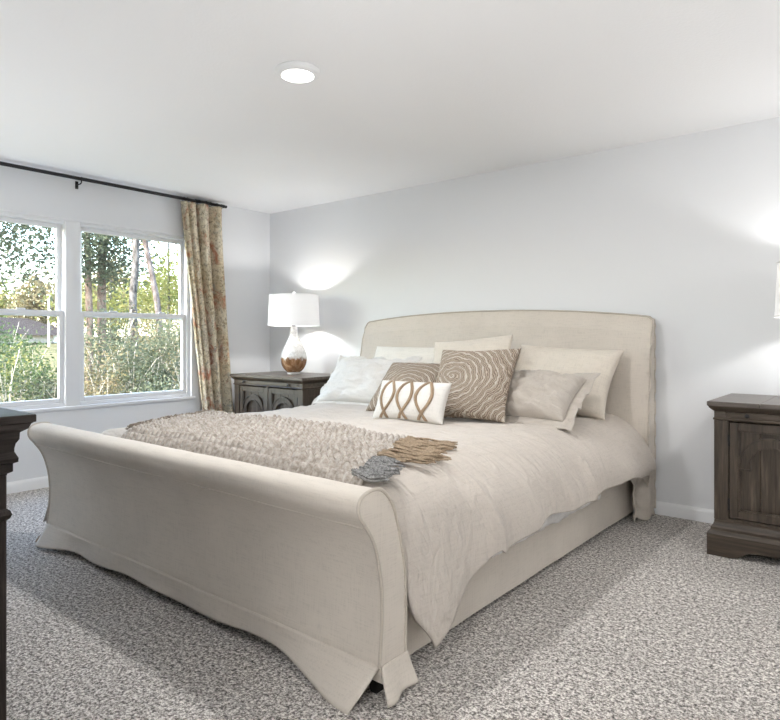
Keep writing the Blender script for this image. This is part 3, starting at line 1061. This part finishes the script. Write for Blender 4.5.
# ------------------------------------------------------------------ nightstands
NW, ND, NH = .97, .60, .80
def make_nightstand(loc, label):
    t = thing('nightstand', label, 'nightstand', loc, 0, 'brown wood nightstands')
    hw = NW / 2
    o = .034                                  # cornice overhang
    x0, x1 = -hw + o, hw - o
    y0, y1 = o, ND                            # y 0 = front edge of the top
    # plinth with a bracket-foot cut-out
    pts = [(-hw, 0), (-hw + .12, 0), (-hw + .15, .012), (-hw + .19, .040), (-hw + .24, .046), (hw - .24, .046), (hw - .19, .040), (hw - .15, .012), (hw - .12, 0), (hw, 0), (hw, .105), (-hw, .105)]
    bm = bmesh.new()
    a = [bm.verts.new((x, .004, z)) for x, z in pts]; b = [bm.verts.new((x, .030, z)) for x, z in pts]
    n = len(pts)
    for i in range(n): bm.faces.new((a[i], a[(i + 1) % n], b[(i + 1) % n], b[i]))
    bm.faces.new(a); bm.faces.new(list(reversed(b)))
    add_box(bm, -hw, -hw + .026, .030, y1, 0, .105); add_box(bm, hw - .026, hw, .030, y1, 0, .105)
    add_loft_rect(bm, x0, x1, y0, y1, [(.034, .105), (.034, .112), (.026, .125), (.018, .132), (.018, .145), (.008, .160), (.004, .172), (.004, .18), (0, .182)])
    build(bm, 'plinth', MAT['wood_h'], t, ang=20)
    # carcass: sides, stiles, back
    bm = bmesh.new()
    add_box(bm, x0, x0 + .02, y0, y1, .18, .70); add_box(bm, x1 - .02, x1, y0, y1, .18, .70)
    add_box(bm, x0 + .02, x1 - .02, y1 - .012, y1, .18, .70)
    add_box(bm, x0 + .02, x1 - .02, y0, y1 - .012, .18, .196)
    for xa, xb in ((x0 + .02, x0 + .062), (x1 - .062, x1 - .02), (-.010, .010)):
        add_box(bm, xa, xb, y0, y0 + .03, .196, .70)
    # raised rails on each side panel
    for xa, xb in ((x0 - .006, x0), (x1, x1 + .006)):
        add_box(bm, xa, xb, y0, y0 + .06, .182, .70, .002, 1); add_box(bm, xa, xb, y1 - .06, y1, .182, .70, .002, 1)
        add_box(bm, xa, xb, y0 + .06, y1 - .06, .182, .25, .002, 1); add_box(bm, xa, xb, y0 + .06, y1 - .06, .64, .70, .002, 1)
    build(bm, 'carcass', MAT['wood_v'], t, ang=20)
    # cornice with the hidden drawer front
    bm = add_loft_rect(bmesh.new(), x0, x1, y0, y1, [(0, .70), (.006, .702), (.010, .709), (.006, .715), (.004, .717), (.004, .748), (.012, .754), (.024, .766), (.028, .774), (.028, .7765)])
    build(bm, 'cornice', MAT['wood_h'], t, ang=20)
    bm = bmesh.new(); add_box(bm, x0 + .05, x1 - .05, y0 - .010, y0 + .02, .719, .746, .002, 1)
    dr = build(bm, 'drawer', MAT['wood_h'], t)
    for xx in (-.30, .30):
        bm = bmesh.new(); prof = [(.004, 0), (.004, .008), (.010, .012), (.011, .018), (.006, .022), (.001, .0225)]
        add_lathe(bm, prof, seg=16)
        bmesh.ops.transform(bm, matrix=Matrix.Translation((xx, y0 - .009, .733)) @ Matrix.Rotation(pi / 2, 4, 'X'), verts=bm.verts[:])
        build(bm, 'knob', MAT['iron'], dr)
    bm = bmesh.new()
    for k in range(4):                          # boards of the top, fine gaps between
        xa = -hw + NW * k / 4; xb = -hw + NW * (k + 1) / 4
        add_box(bm, xa + .0006, xb - .0006, 0, y1, .776, NH, .003, 1)
    build(bm, 'top', MAT['wood_top'], t, ang=20)
    # two arched doors
    for sg in (-1, 1):
        dx0, dx1 = (x0 + .066, -.013) if sg < 0 else (.013, x1 - .066)
        dz0, dz1 = .200, .694
        f = .040
        yf = y0 + .004
        bm = bmesh.new()
        for a_ in ((dx0, dx0 + f, dz0, dz1), (dx1 - f, dx1, dz0, dz1), (dx0 + f, dx1 - f, dz0, dz0 + f), (dx0 + f, dx1 - f, dz1 - f, dz1)):
            add_box(bm, a_[0], a_[1], yf, yf + .022, a_[2], a_[3], .002, 1)
        # inner bead
        for a_ in ((dx0 + f, dx0 + f + .007, dz0 + f, dz1 - f), (dx1 - f - .007, dx1 - f, dz0 + f, dz1 - f), (dx0 + f + .007, dx1 - f - .007, dz0 + f, dz0 + f + .007), (dx0 + f + .007, dx1 - f - .007, dz1 - f - .007, dz1 - f)):
            add_box(bm, a_[0], a_[1], yf + .003, yf + .020, a_[2], a_[3], .003, 2)
        d = build(bm, 'door', MAT['wood_v'], t, ang=20)
        bm = bmesh.new()
        np_ = 3
        for k in range(np_):
            pa = dx0 + f + (dx1 - dx0 - 2 * f) * k / np_; pb = dx0 + f + (dx1 - dx0 - 2 * f) * (k + 1) / np_
            add_box(bm, pa + .0008, pb - .0008, yf + .021, yf + .030, dz0 + f, dz1 - f, .003, 1)
        build(bm, 'panel', MAT['wood_v'], d, ang=20)
        cx = (dx0 + dx1) / 2; rx = (dx1 - dx0) / 2 - f - .002; rz = .135; zs = .490
        bm = bmesh.new()
        def ring(r_in, r_out, ya, yb):
            n = 36; A = []
            for i in range(n + 1):
                a = pi * i / n
                A.append([bm.verts.new((cx + cos(a) * (rx - rr), yy, zs + sin(a) * (rz - rr))) for rr in (r_out, r_in) for yy in (ya, yb)])
            for i in range(n):
                p, q = A[i], A[i + 1]
                bm.faces.new((p[0], q[0], q[2], p[2])); bm.faces.new((p[0], p[1], q[1], q[0])); bm.faces.new((p[2], q[2], q[3], p[3])); bm.faces.new((p[1], p[3], q[3], q[1]))
            for p in (A[0], A[-1]): bm.faces.new((p[0], p[2], p[3], p[1]))
        ring(.054, 0, yf + .004, yf + .022); ring(.010, 0, yf - .002, yf + .006); ring(.054, .044, yf - .002, yf + .006)
        for xa, xb in ((cx - rx, cx - rx + .054), (cx + rx - .054, cx + rx)):
            add_box(bm, xa, xb, yf + .004, yf + .022, zs - .030, zs); add_box(bm, xa, xb, yf - .002, yf + .022, zs - .040, zs - .030)
        build(bm, 'arch_molding', MAT['wood_v'], d, ang=20)
        hx = dx0 - .003 if sg < 0 else dx1 + .003
        for zz in (.27, .60):
            build(tube([(hx, yf - .002, zz - .03), (hx, yf - .002, zz + .03)], .005, seg=10), 'hinge', MAT['iron'], d)
        bm = bmesh.new(); add_lathe(bm, prof, seg=16)
        bmesh.ops.transform(bm, matrix=Matrix.Translation(((dx1 - .02) if sg < 0 else (dx0 + .02), yf, .47)) @ Matrix.Rotation(pi / 2, 4, 'X'), verts=bm.verts[:])
        build(bm, 'knob', MAT['iron'], d)
    return t
NSL = (.245 + NW / 2, -.68, 0)
NSR = (4.228 + NW / 2, -.62, 0)
ns = make_nightstand(NSL, 'brown wood nightstand in the corner beside the curtain')
n2 = copy_tree(ns)
n2.location = NSR
n2['label'] = 'brown wood nightstand with arched doors right of the bed'

# ------------------------------------------------------------------ table lamps
def make_lamp(loc, label):
    t = thing('table_lamp', label, 'lamp', loc, 0, 'white drum-shade bedside lamps')
    build(lathe([(.060, 0), (.062, .004), (.062, .014), (.056, .018)], seg=40), 'foot', MAT['acrylic'], t)
    body = catmull([(.058, .018, 0), (.088, .045, 0), (.112, .090, 0), (.118, .140, 0), (.108, .195, 0), (.082, .255, 0), (.057, .305, 0), (.040, .345, 0), (.034, .385, 0), (.033, .434, 0)], 44)
    build(lathe([(p.x, p.y) for p in body], seg=56), 'base', MAT['ceramic'], t)
    build(lathe([(.018, .434), (.018, .446), (.011, .449), (.011, .50), (.017, .503), (.017, .535)], seg=20), 'socket', MAT['iron'], t)
    # drum shade, open top and bottom
    za, zb, ra, rb = .437, .722, .236, .222
    bm = lathe([(ra - .003, za), (ra, za), (ra, za + .006)] + [(ra + (rb - ra) * k / 8, za + .006 + (zb - za - .012) * k / 8) for k in range(1, 8)] + [(rb, zb - .006), (rb, zb), (rb - .003, zb)] + [(rb - .003 + (ra - rb) * k / 8, zb + (za - zb) * k / 8) for k in range(1, 9)], seg=72, cap=False)
    sh = build(bm, 'lamp_shade', MAT['shade'], t)
    for z_, r_ in ((za + .004, ra + .0015), (zb - .004, rb + .0015)):
        build(tube([(r_ * cos(2 * pi * i / 72), r_ * sin(2 * pi * i / 72), z_) for i in range(72)], .003, seg=6, closed=True), 'rim_trim', MAT['shade'], sh)
    bm = bmesh.new()
    for k in range(3):
        a = 2 * pi * k / 3 + .4
        add_tube(bm, [(0, 0, zb - .012), (.1 * cos(a), .1 * sin(a), zb - .020), ((rb - .004) * cos(a), (rb - .004) * sin(a), zb - .010)], .0022, seg=6)
    add_tube(bm, [(.0, .045, .44)] + [(0, .06 * cos(pi * k / 10 * .5), .44 + .26 * sin(pi * k / 10 * .5)) for k in range(1, 11)], .002, seg=6)
    build(bm, 'harp', MAT['iron'], t)
    build(lathe([(.006, zb - .014), (.006, zb + .004), (.014, zb + .012), (.016, zb + .022), (.010, zb + .030), (.001, zb + .033)], seg=20), 'finial', MAT['trim'], t)
    return t
LAMP_POWER = 10.0
def lamp_bulb(loc):
    d = bpy.data.lights.new('lamp_bulb_light', 'POINT')
    d.energy = LAMP_POWER
    d.shadow_soft_size = .028
    d.color = (1.0, .985, .965)
    o = bpy.data.objects.new('lamp_bulb_light', d)
    COL.objects.link(o)
    o.location = Vector(loc) + Vector((0, 0, .582))
LLOC = (.715, -.32, NH)
RLOC = (4.735, -.36, NH)
lp = make_lamp(LLOC, 'white drum-shade lamp with brown-bottomed bottle base, in the corner')
l2 = copy_tree(lp)
l2.location = RLOC
l2['label'] = 'white drum-shade lamp on the nightstand right of the bed'
lamp_bulb(LLOC); lamp_bulb(RLOC)

# ------------------------------------------------------------------ curtain and rod
rodx, rodz = .085, 2.362
rod = thing('curtain_rod', 'thin dark iron curtain rod above the window', 'curtain rod', (rodx, -2.0, rodz))
build(tube([(0, -1.35, 0), (0, 1.36, 0)], .0135, seg=14), 'pole', MAT['iron'], rod)
for yy in (1.36, -1.35):
    s = 1 if yy > 0 else -1
    bm = lathe([(.011, 0), (.016, .004), (.016, .018), (.010, .024), (.014, .034), (.012, .044), (.001, .050)], seg=16)
    bmesh.ops.transform(bm, matrix=Matrix.Translation((0, yy, 0)) @ Matrix.Rotation(-s * pi / 2, 4, 'X'), verts=bm.verts[:])
    build(bm, 'finial', MAT['iron'], rod)
for yy in (.055, 1.30, -1.25):
    bm = bmesh.new()
    add_tube(bm, [(-rodx + .004, yy, -.035), (-.02, yy, -.035), (-.004, yy, -.028), (0, yy, -.014)], .005, seg=8)
    add_box(bm, -rodx, -rodx + .006, yy - .012, yy + .012, -.065, -.005, .002, 1)
    add_tube(bm, [(.014 * cos(a_), yy, .014 * sin(a_)) for a_ in [2 * pi * k / 20 for k in range(20)]], .003, seg=6, closed=True)
    build(bm, 'bracket', MAT['iron'], rod)

curtain = thing('window_curtain', 'floral cream and rust curtain gathered at the window side', 'curtain', (0, 0, 0))
CZ0, CZ1 = .012, 2.335
def cur_fn(u, v):                     # v 0 top, 1 bottom
    z = CZ1 + (CZ0 - CZ1) * v
    d = (CZ1 - z) / 1.85
    yl = -1.085 + .225 * d
    yr = -.630 + (.135 * max(0, d - .1) ** 1.2)
    q = u + .035 * sin(u * 4 * 2 * pi) * (1 - u)
    y = yl + (yr - yl) * q
    ph = (u ** .60) * 4.2 * 2 * pi + 3.6 + .5 * fbm(u * 3, v * 1.4, 2)
    fold = sin(ph) + .25 * sin(2 * ph + 1)
    amp = (.052 + .012 * v) * (.5 + .5 * sstep(.12, .34, u))
    x = .112 + amp * fold + .006 * fbm(u * 5, v * 5, 7)
    return Vector((max(.022, x), y, z))
sheet('panel', cur_fn, 150, 90, MAT['floral'], curtain, .003)
for k in range(8):
    u = .05 + .9 * k / 7
    p = cur_fn(u, 0)
    bm = bmesh.new()
    add_tube(bm, [(rodx + .021 * cos(a_), p.y, rodz - .006 + .021 * sin(a_)) for a_ in [2 * pi * q / 20 for q in range(20)]], .0028, seg=6, closed=True)
    build(bm, 'curtain_ring', MAT['iron'], curtain)

# ------------------------------------------------------------------ dresser beside the viewpoint
DX1, DY1, DH = 3.31, -3.539, .937
DX0, DYB = 1.62, YF + .02
dr = thing('dresser', 'dark carved wood dresser beside the bed foot, mostly out of frame', 'dresser', ((DX0 + DX1) / 2, (DY1 + DYB) / 2, 0))
ox, oy = dr.location.x, dr.location.y
ov = .050
bx0, bx1, by0, by1 = DX0 + ov - ox, DX1 - ov - ox, DYB - oy, DY1 - ov - oy
def loft_front(bm, levels):
    """like add_loft_rect with the flat side at the wall (low y)"""
    rings = []
    for o, z in levels:
        rings.append([bm.verts.new(p) for p in ((bx0 - o, by0, z), (bx1 + o, by0, z), (bx1 + o, by1 + o, z), (bx0 - o, by1 + o, z))])
    for a, b in zip(rings, rings[1:]):
        for i in range(4): bm.faces.new((a[i], a[(i + 1) % 4], b[(i + 1) % 4], b[i]))
    bm.faces.new(list(reversed(rings[0]))); bm.faces.new(rings[-1])
    return bm
build(loft_front(bmesh.new(), [(0.0456, .9165), (0.0500, .918), (0.0500, .934), (0.0485, .937)]), 'top', MAT['dark_h'], dr, ang=20)
build(loft_front(bmesh.new(), [(0.0000, .782), (0.0000, .786), (0.0103, .792), (0.0103, .812), (0.0191, .816), (0.0199, .826), (0.0162, .834), (0.0125, .842), (0.0125, .850), (0.0147, .862), (0.0213, .874), (0.0221, .891), (0.0368, .901), (0.0412, .913), (0.0456, .9166)]), 'cornice', MAT['dark_h'], dr, ang=20)
bm = bmesh.new()
add_box(bm, bx0 + .01, bx1 - .03, by0, by1 - .02, .10, .783)
build(bm, 'carcass', MAT['dark_v'], dr, smooth=False)
bm = bmesh.new()
loft_front(bm, [(.02, 0), (.02, .075), (.012, .09), (.004, .10), (0, .102)])
build(bm, 'plinth', MAT['dark_h'], dr, ang=20)
for xa in (bx0, bx1 - .075):
    bm = bmesh.new()
    add_box(bm, xa, xa + .075, by1 - .075, by1, .10, .783, .003, 1)
    add_loft_rect(bm, xa, xa + .075, by1 - .075, by1, [(0, .668), (.006, .674), (.009, .683), (.006, .692), (0, .698)], back=False)
    build(bm, 'post', MAT['dark_v'], dr, ang=20)
for r in range(3):
    for c in range(2):
        xa = bx0 + .09 + (bx1 - bx0 - .18) * c / 2; xb = bx0 + .09 + (bx1 - bx0 - .18) * (c + 1) / 2
        za = .115 + .222 * r
        d = build(box(xa + .006, xb - .006, by1 - .020, by1 - .004, za, za + .21, .005), 'drawer', MAT['dark_h'], dr)
        for q in (.28, .72):
            bm = lathe([(.006, 0), (.006, .012), (.015, .018), (.016, .026), (.001, .030)], seg=16)
            bmesh.ops.transform(bm, matrix=Matrix.Translation((xa + (xb - xa) * q, by1 - .004, za + .105)) @ Matrix.Rotation(-pi / 2, 4, 'X'), verts=bm.verts[:])
            build(bm, 'knob', MAT['iron'], d)

# ------------------------------------------------------------------ outdoors
V, F = [], []
gx = [-.17, -3, -6, -10, -15, -22, -30, -40, -55, -75]
gz = [-.40, -.40, -.38, -.30, -.15, .10, .40, .72, 1.0, 1.3]
for x, z in zip(gx, gz):
    for y in (-40, -15, 0, 12, 25, 60): V.append((x, y, z))
for i in range(len(gx) - 1):
    for j in range(5):
        a = i * 6 + j
        F.append((a, a + 1, a + 7, a + 6))
lawn = pydata('lawn_ground', V, F, MAT['grass'])
tag(lawn, kind='structure')
def gh(x):
    for a, b, c, d in zip(gx, gx[1:], gz, gz[1:]):
        if b <= x <= a: return c + (d - c) * (x - a) / (b - a)
    return gz[-1]

def add_leaves(V, F, center, rad, n, size, rg, clumps=14, squash=.30):
    cs = []
    for _ in range(clumps):
        while True:
            p = Vector((rg.uniform(-1, 1), rg.uniform(-1, 1), rg.uniform(-1, 1)))
            if p.length < 1: break
        cs.append(p)
    for _ in range(n):
        c = rg.choice(cs)
        p = c + Vector((rg.gauss(0, squash), rg.gauss(0, squash), rg.gauss(0, squash)))
        p = Vector((center[0] + p.x * rad[0], center[1] + p.y * rad[1], center[2] + p.z * rad[2]))
        d = Vector((rg.gauss(0, 1), rg.gauss(0, 1), rg.gauss(0, .7))).normalized()
        e = d.orthogonal().normalized()
        e = (Matrix.Rotation(rg.uniform(0, 6.28), 3, d) @ e)
        L = size * rg.uniform(.6, 1.3)
        k = len(V)
        f = d.cross(e) * L * .12
        V += [p, p + d * L * .5 + e * L * .24 + f, p + d * L, p + d * L * .5 - e * L * .24 + f]
        F.append((k, k + 1, k + 2, k + 3))

def trunk_mesh(pts, r0, r1, branches=(), seg=10):
    bm = bmesh.new()
    n = len(pts)
    P = catmull(pts, n * 5)
    add_tube(bm, P, [r0 + (r1 - r0) * i / (len(P) - 1) for i in range(len(P))], seg=seg)
    for b in branches:
        B = catmull(b, 10)
        add_tube(bm, B, [r1 * .7 * (1 - .7 * i / 9) for i in range(10)], seg=6)
    return bm

def tree(label, trunk_pts, r0, r1, bark_m, crowns, leaf_m, size, seed, group='trees outside the window', branches=()):
    rg = random.Random(seed)
    base = trunk_pts[0]
    t = thing('tree', label, 'tree', (base[0], base[1], gh(base[0])), 0, None)
    off = Vector(t.location)
    pts = [Vector(p) - off for p in trunk_pts]
    pts[0].z = 0
    build(trunk_mesh([tuple(p) for p in pts], r0, r1, [[tuple(Vector(q) - off) for q in b] for b in branches]), 'trunk', bark_m, t, ang=60)
    if crowns:
        V, F = [], []
        for c, rad, n, cl in crowns:
            add_leaves(V, F, tuple(Vector(c) - off), rad, n, size, rg, cl)
        pydata('foliage', V, F, leaf_m, t, smooth=False)
    return t

# broad-leaved tree in the left sash
tree('dark broad-leaved tree filling the upper left pane', [(-8.3, -.9, 0), (-8.2, -.8, 1.5), (-8.1, -.3, 2.6), (-8.0, .4, 3.8)], .06, .03, MAT['bark_grey'],
     [((-8.0, .75, 2.85), (.8, .95, .70), 2300, 60), ((-8.4, .0, 3.4), (1.1, 1.3, .8), 1900, 50), ((-8.0, -1.4, 3.0), (1.2, 1.2, 1.0), 900, 24)], MAT['leaf_shade'], .095, 11)
# twin brown trunks
tree('left one of two close brown trunks with dark foliage', [(-7.51, 1.68, 0), (-7.5, 1.70, 1.2), (-7.48, 1.66, 2.2), (-7.46, 1.6, 4.2)], .075, .06, MAT['bark_brown'],
     [((-7.25, 1.62, 2.85), (.4, .45, .65), 1700, 40), ((-7.5, 1.5, 3.9), (1.0, .9, .5), 700, 20)], MAT['leaf_shade'], .095, 12)
tree('right one of two close brown trunks with dark foliage', [(-7.6, 1.99, 0), (-7.62, 2.0, 1.2), (-7.6, 1.99, 2.3), (-7.58, 2.02, 4.4)], .10, .075, MAT['bark_brown'],
     [((-7.3, 2.3, 2.85), (.5, .55, .65), 1700, 40), ((-7.6, 2.5, 3.7), (.9, .9, .5), 700, 20)], MAT['leaf_shade'], .095, 13)
tree('straight grey mottled trunk behind the shrubs', [(-5.86, 1.76, 0), (-5.88, 1.75, 1.0), (-5.88, 1.72, 1.9), (-5.92, 1.80, 2.6), (-5.9, 1.78, 4.2)], .075, .060, MAT['bark_grey'], [], MAT['leaf_dark'], .1, 14)
tree('leaning pinkish trunk right of the straight grey one', [(-5.95, 2.42, 0), (-6.0, 2.31, 1.5), (-6.08, 2.24, 2.2), (-6.19, 2.13, 3.0), (-6.3, 1.98, 4.2)], .065, .045, MAT['bark_pink'], [], MAT['leaf_dark'], .1, 15)
# yellow-green saplings
tree('yellow-leaved sapling filling the upper right pane corner', [(-8.6, 4.1, 0), (-8.6, 4.1, 1.6), (-8.6, 4.1, 3.4)], .05, .02, MAT['bark_grey'],
     [((-8.5, 4.15, 2.2), (.9, .95, .9), 1900, 40), ((-8.4, 4.6, 3.2), (.8, .8, .6), 500, 20)], MAT['leaf_yellow'], .12, 16)
tree('pale green sapling seen between the trunks', [(-10.4, 3.6, 0), (-10.4, 3.6, 1.4), (-10.4, 3.6, 2.6)], .05, .02, MAT['bark_grey'],
     [((-10.3, 3.7, 1.9), (.9, 1.4, .55), 1900, 40)], MAT['leaf_yellow'], .13, 17)
# distant treeline
far = [(-52, 11.5), (-50, 14.5), (-48.5, 17), (-46.5, 19), (-44.5, 21), (-42, 23.5), (-39, 26), (-54, 8)]
kinds = ['leaf_tan', 'leaf_yellow', 'leaf_tan', 'leaf_yellow', 'leaf_tan', 'leaf_yellow', 'leaf_green', 'leaf_green']
names = ['tan distant tree above the roof, far left', 'yellow-green distant tree above the house roof', 'tan distant tree right of the roof', 'yellow-green distant tree behind the twin trunks',
         'tan distant tree behind the grey trunk', 'yellow-green distant tree behind the leaning trunk', 'green distant tree at the far right', 'green distant tree at the far left']
for i, (x, y) in enumerate(far):
    if i % 2:                                   # every other tree stands farther back
        x, y = 5.0 + (x - 5.0) * 1.16, -4.2 + (y + 4.2) * 1.16
    rg = random.Random(30 + i)
    hgt = rg.uniform(4.6, 7.2)
    tree(names[i], [(x, y, 0), (x, y + .2, gh(x) + 2), (x, y + .1, gh(x) + hgt)], .22, .08, MAT['bark_brown'],
         [((x, y, gh(x) + hgt * .62), (1.5, 1.9, hgt * .45), 2200, 50)], MAT[kinds[i]], .42, 40 + i)

# thicket
def shrub(label, x, y, w, h, leaf_m, n, size, seed, twigs=7):
    rg = random.Random(seed)
    t = thing('shrub', label, 'shrub', (x, y, gh(x)))
    V, F = [], []
    add_leaves(V, F, (0, 0, h * .50), (w, w, h * .50), n, size, rg, 34, .22)
    V = [Vector((p.x, p.y, max(.01, p.z))) for p in V]
    pydata('foliage', V, F, leaf_m, t, smooth=False)
    bm = bmesh.new()
    for k in range(twigs):
        a = rg.uniform(0, 6.28); d = rg.uniform(.4, 1.0) * w
        top = Vector((cos(a) * d, sin(a) * d, h * rg.uniform(.55, 1.05)))
        mid = top * .5 + Vector((rg.uniform(-.1, .1), rg.uniform(-.1, .1), .1))
        add_tube(bm, catmull([(cos(a) * .05, sin(a) * .05, 0), tuple(mid), tuple(top)], 8), [.014 - .0014 * q for q in range(8)], seg=5)
    build(bm, 'stems', MAT['twig'], t)
    return t
SH = [('grey-green thicket shrub at the left pane edge', -5.9, -1.15, .75, 1.45, 'leaf_grey', 3200),
      ('green thicket shrub low in the left pane', -5.5, -.45, .65, 1.35, 'leaf_green', 3000),
      ('yellow-green bush in the middle of the left pane', -7.0, .28, .50, 1.25, 'leaf_yellow', 2000),
      ('grey-green thicket shrub low before the yellow bush', -5.1, -.02, .5, 1.0, 'leaf_grey', 2600),
      ('tan thicket shrub right of the mullion', -4.6, .42, .42, 1.45, 'leaf_tan', 2400),
      ('dark green thicket shrub below the twin trunks', -5.6, 1.10, .60, 2.05, 'leaf_shade', 3600),
      ('grey-green thicket shrub below the grey trunk', -4.5, .98, .58, 1.45, 'leaf_grey', 3600),
      ('yellow-green thicket shrub below the leaning trunk', -5.4, 2.05, .70, 1.95, 'leaf_tan', 3600),
      ('green thicket shrub at the right pane edge', -4.3, 1.75, .6, 1.75, 'leaf_grey', 3600),
      ('grey-green thicket shrub close to the right pane', -3.3, .75, .5, .85, 'leaf_grey', 3000),
      ('tan thicket shrub behind the dark green one', -7.4, 2.75, .9, 2.0, 'leaf_tan', 2400),
      ('grey-green bush on the lawn before the brown roof', -12.5, 1.7, .9, 1.75, 'leaf_green', 1800),
      ('tan bush on the lawn left of the brown roof', -13.5, .5, 1.0, 2.2, 'leaf_tan', 1800)]
for i, (lb, x, y, w, h, lm, n) in enumerate(SH):
    shrub(lb, x, y, w, h, MAT[lm], n, .062 if i < 11 else .10, 60 + i, 12)

# neighbour's house, pole
hz = gh(-43)
house = thing('house', 'low brown-roofed house across the lawn', 'house', (-43, 12.5, hz), radians(35))
build(box(-3.2, 3.2, -7, 3.0, 0, .55), 'wall', MAT['siding'], house, smooth=False)
bm = bmesh.new()
v = [bm.verts.new(p) for p in ((-3.7, -7.5, .5), (3.7, -7.5, .5), (3.7, 3.4, .5), (-3.7, 3.4, .5), (0, -6, 1.75), (0, 2.6, 1.75))]
for f in ((0, 1, 4), (1, 2, 5, 4), (2, 3, 5), (3, 0, 4, 5), (3, 2, 1, 0)): bm.faces.new([v[k] for k in f])
build(bm, 'roof', MAT['roof'], house, smooth=False)
build(box(3.2, 3.26, .6, 2.4, 0.02, .5), 'garage_door', MAT['white_metal'], house, smooth=False)
pole = build(tube([(0, 0, 0), (0, 0, 3.2)], [.07, .06], seg=10), 'utility_pole', MAT['twig'])
pole.location = (-35.0, 12.2, gh(-35.0))
tag(pole, 'thin pale utility pole in front of the brown-roofed house', 'pole')
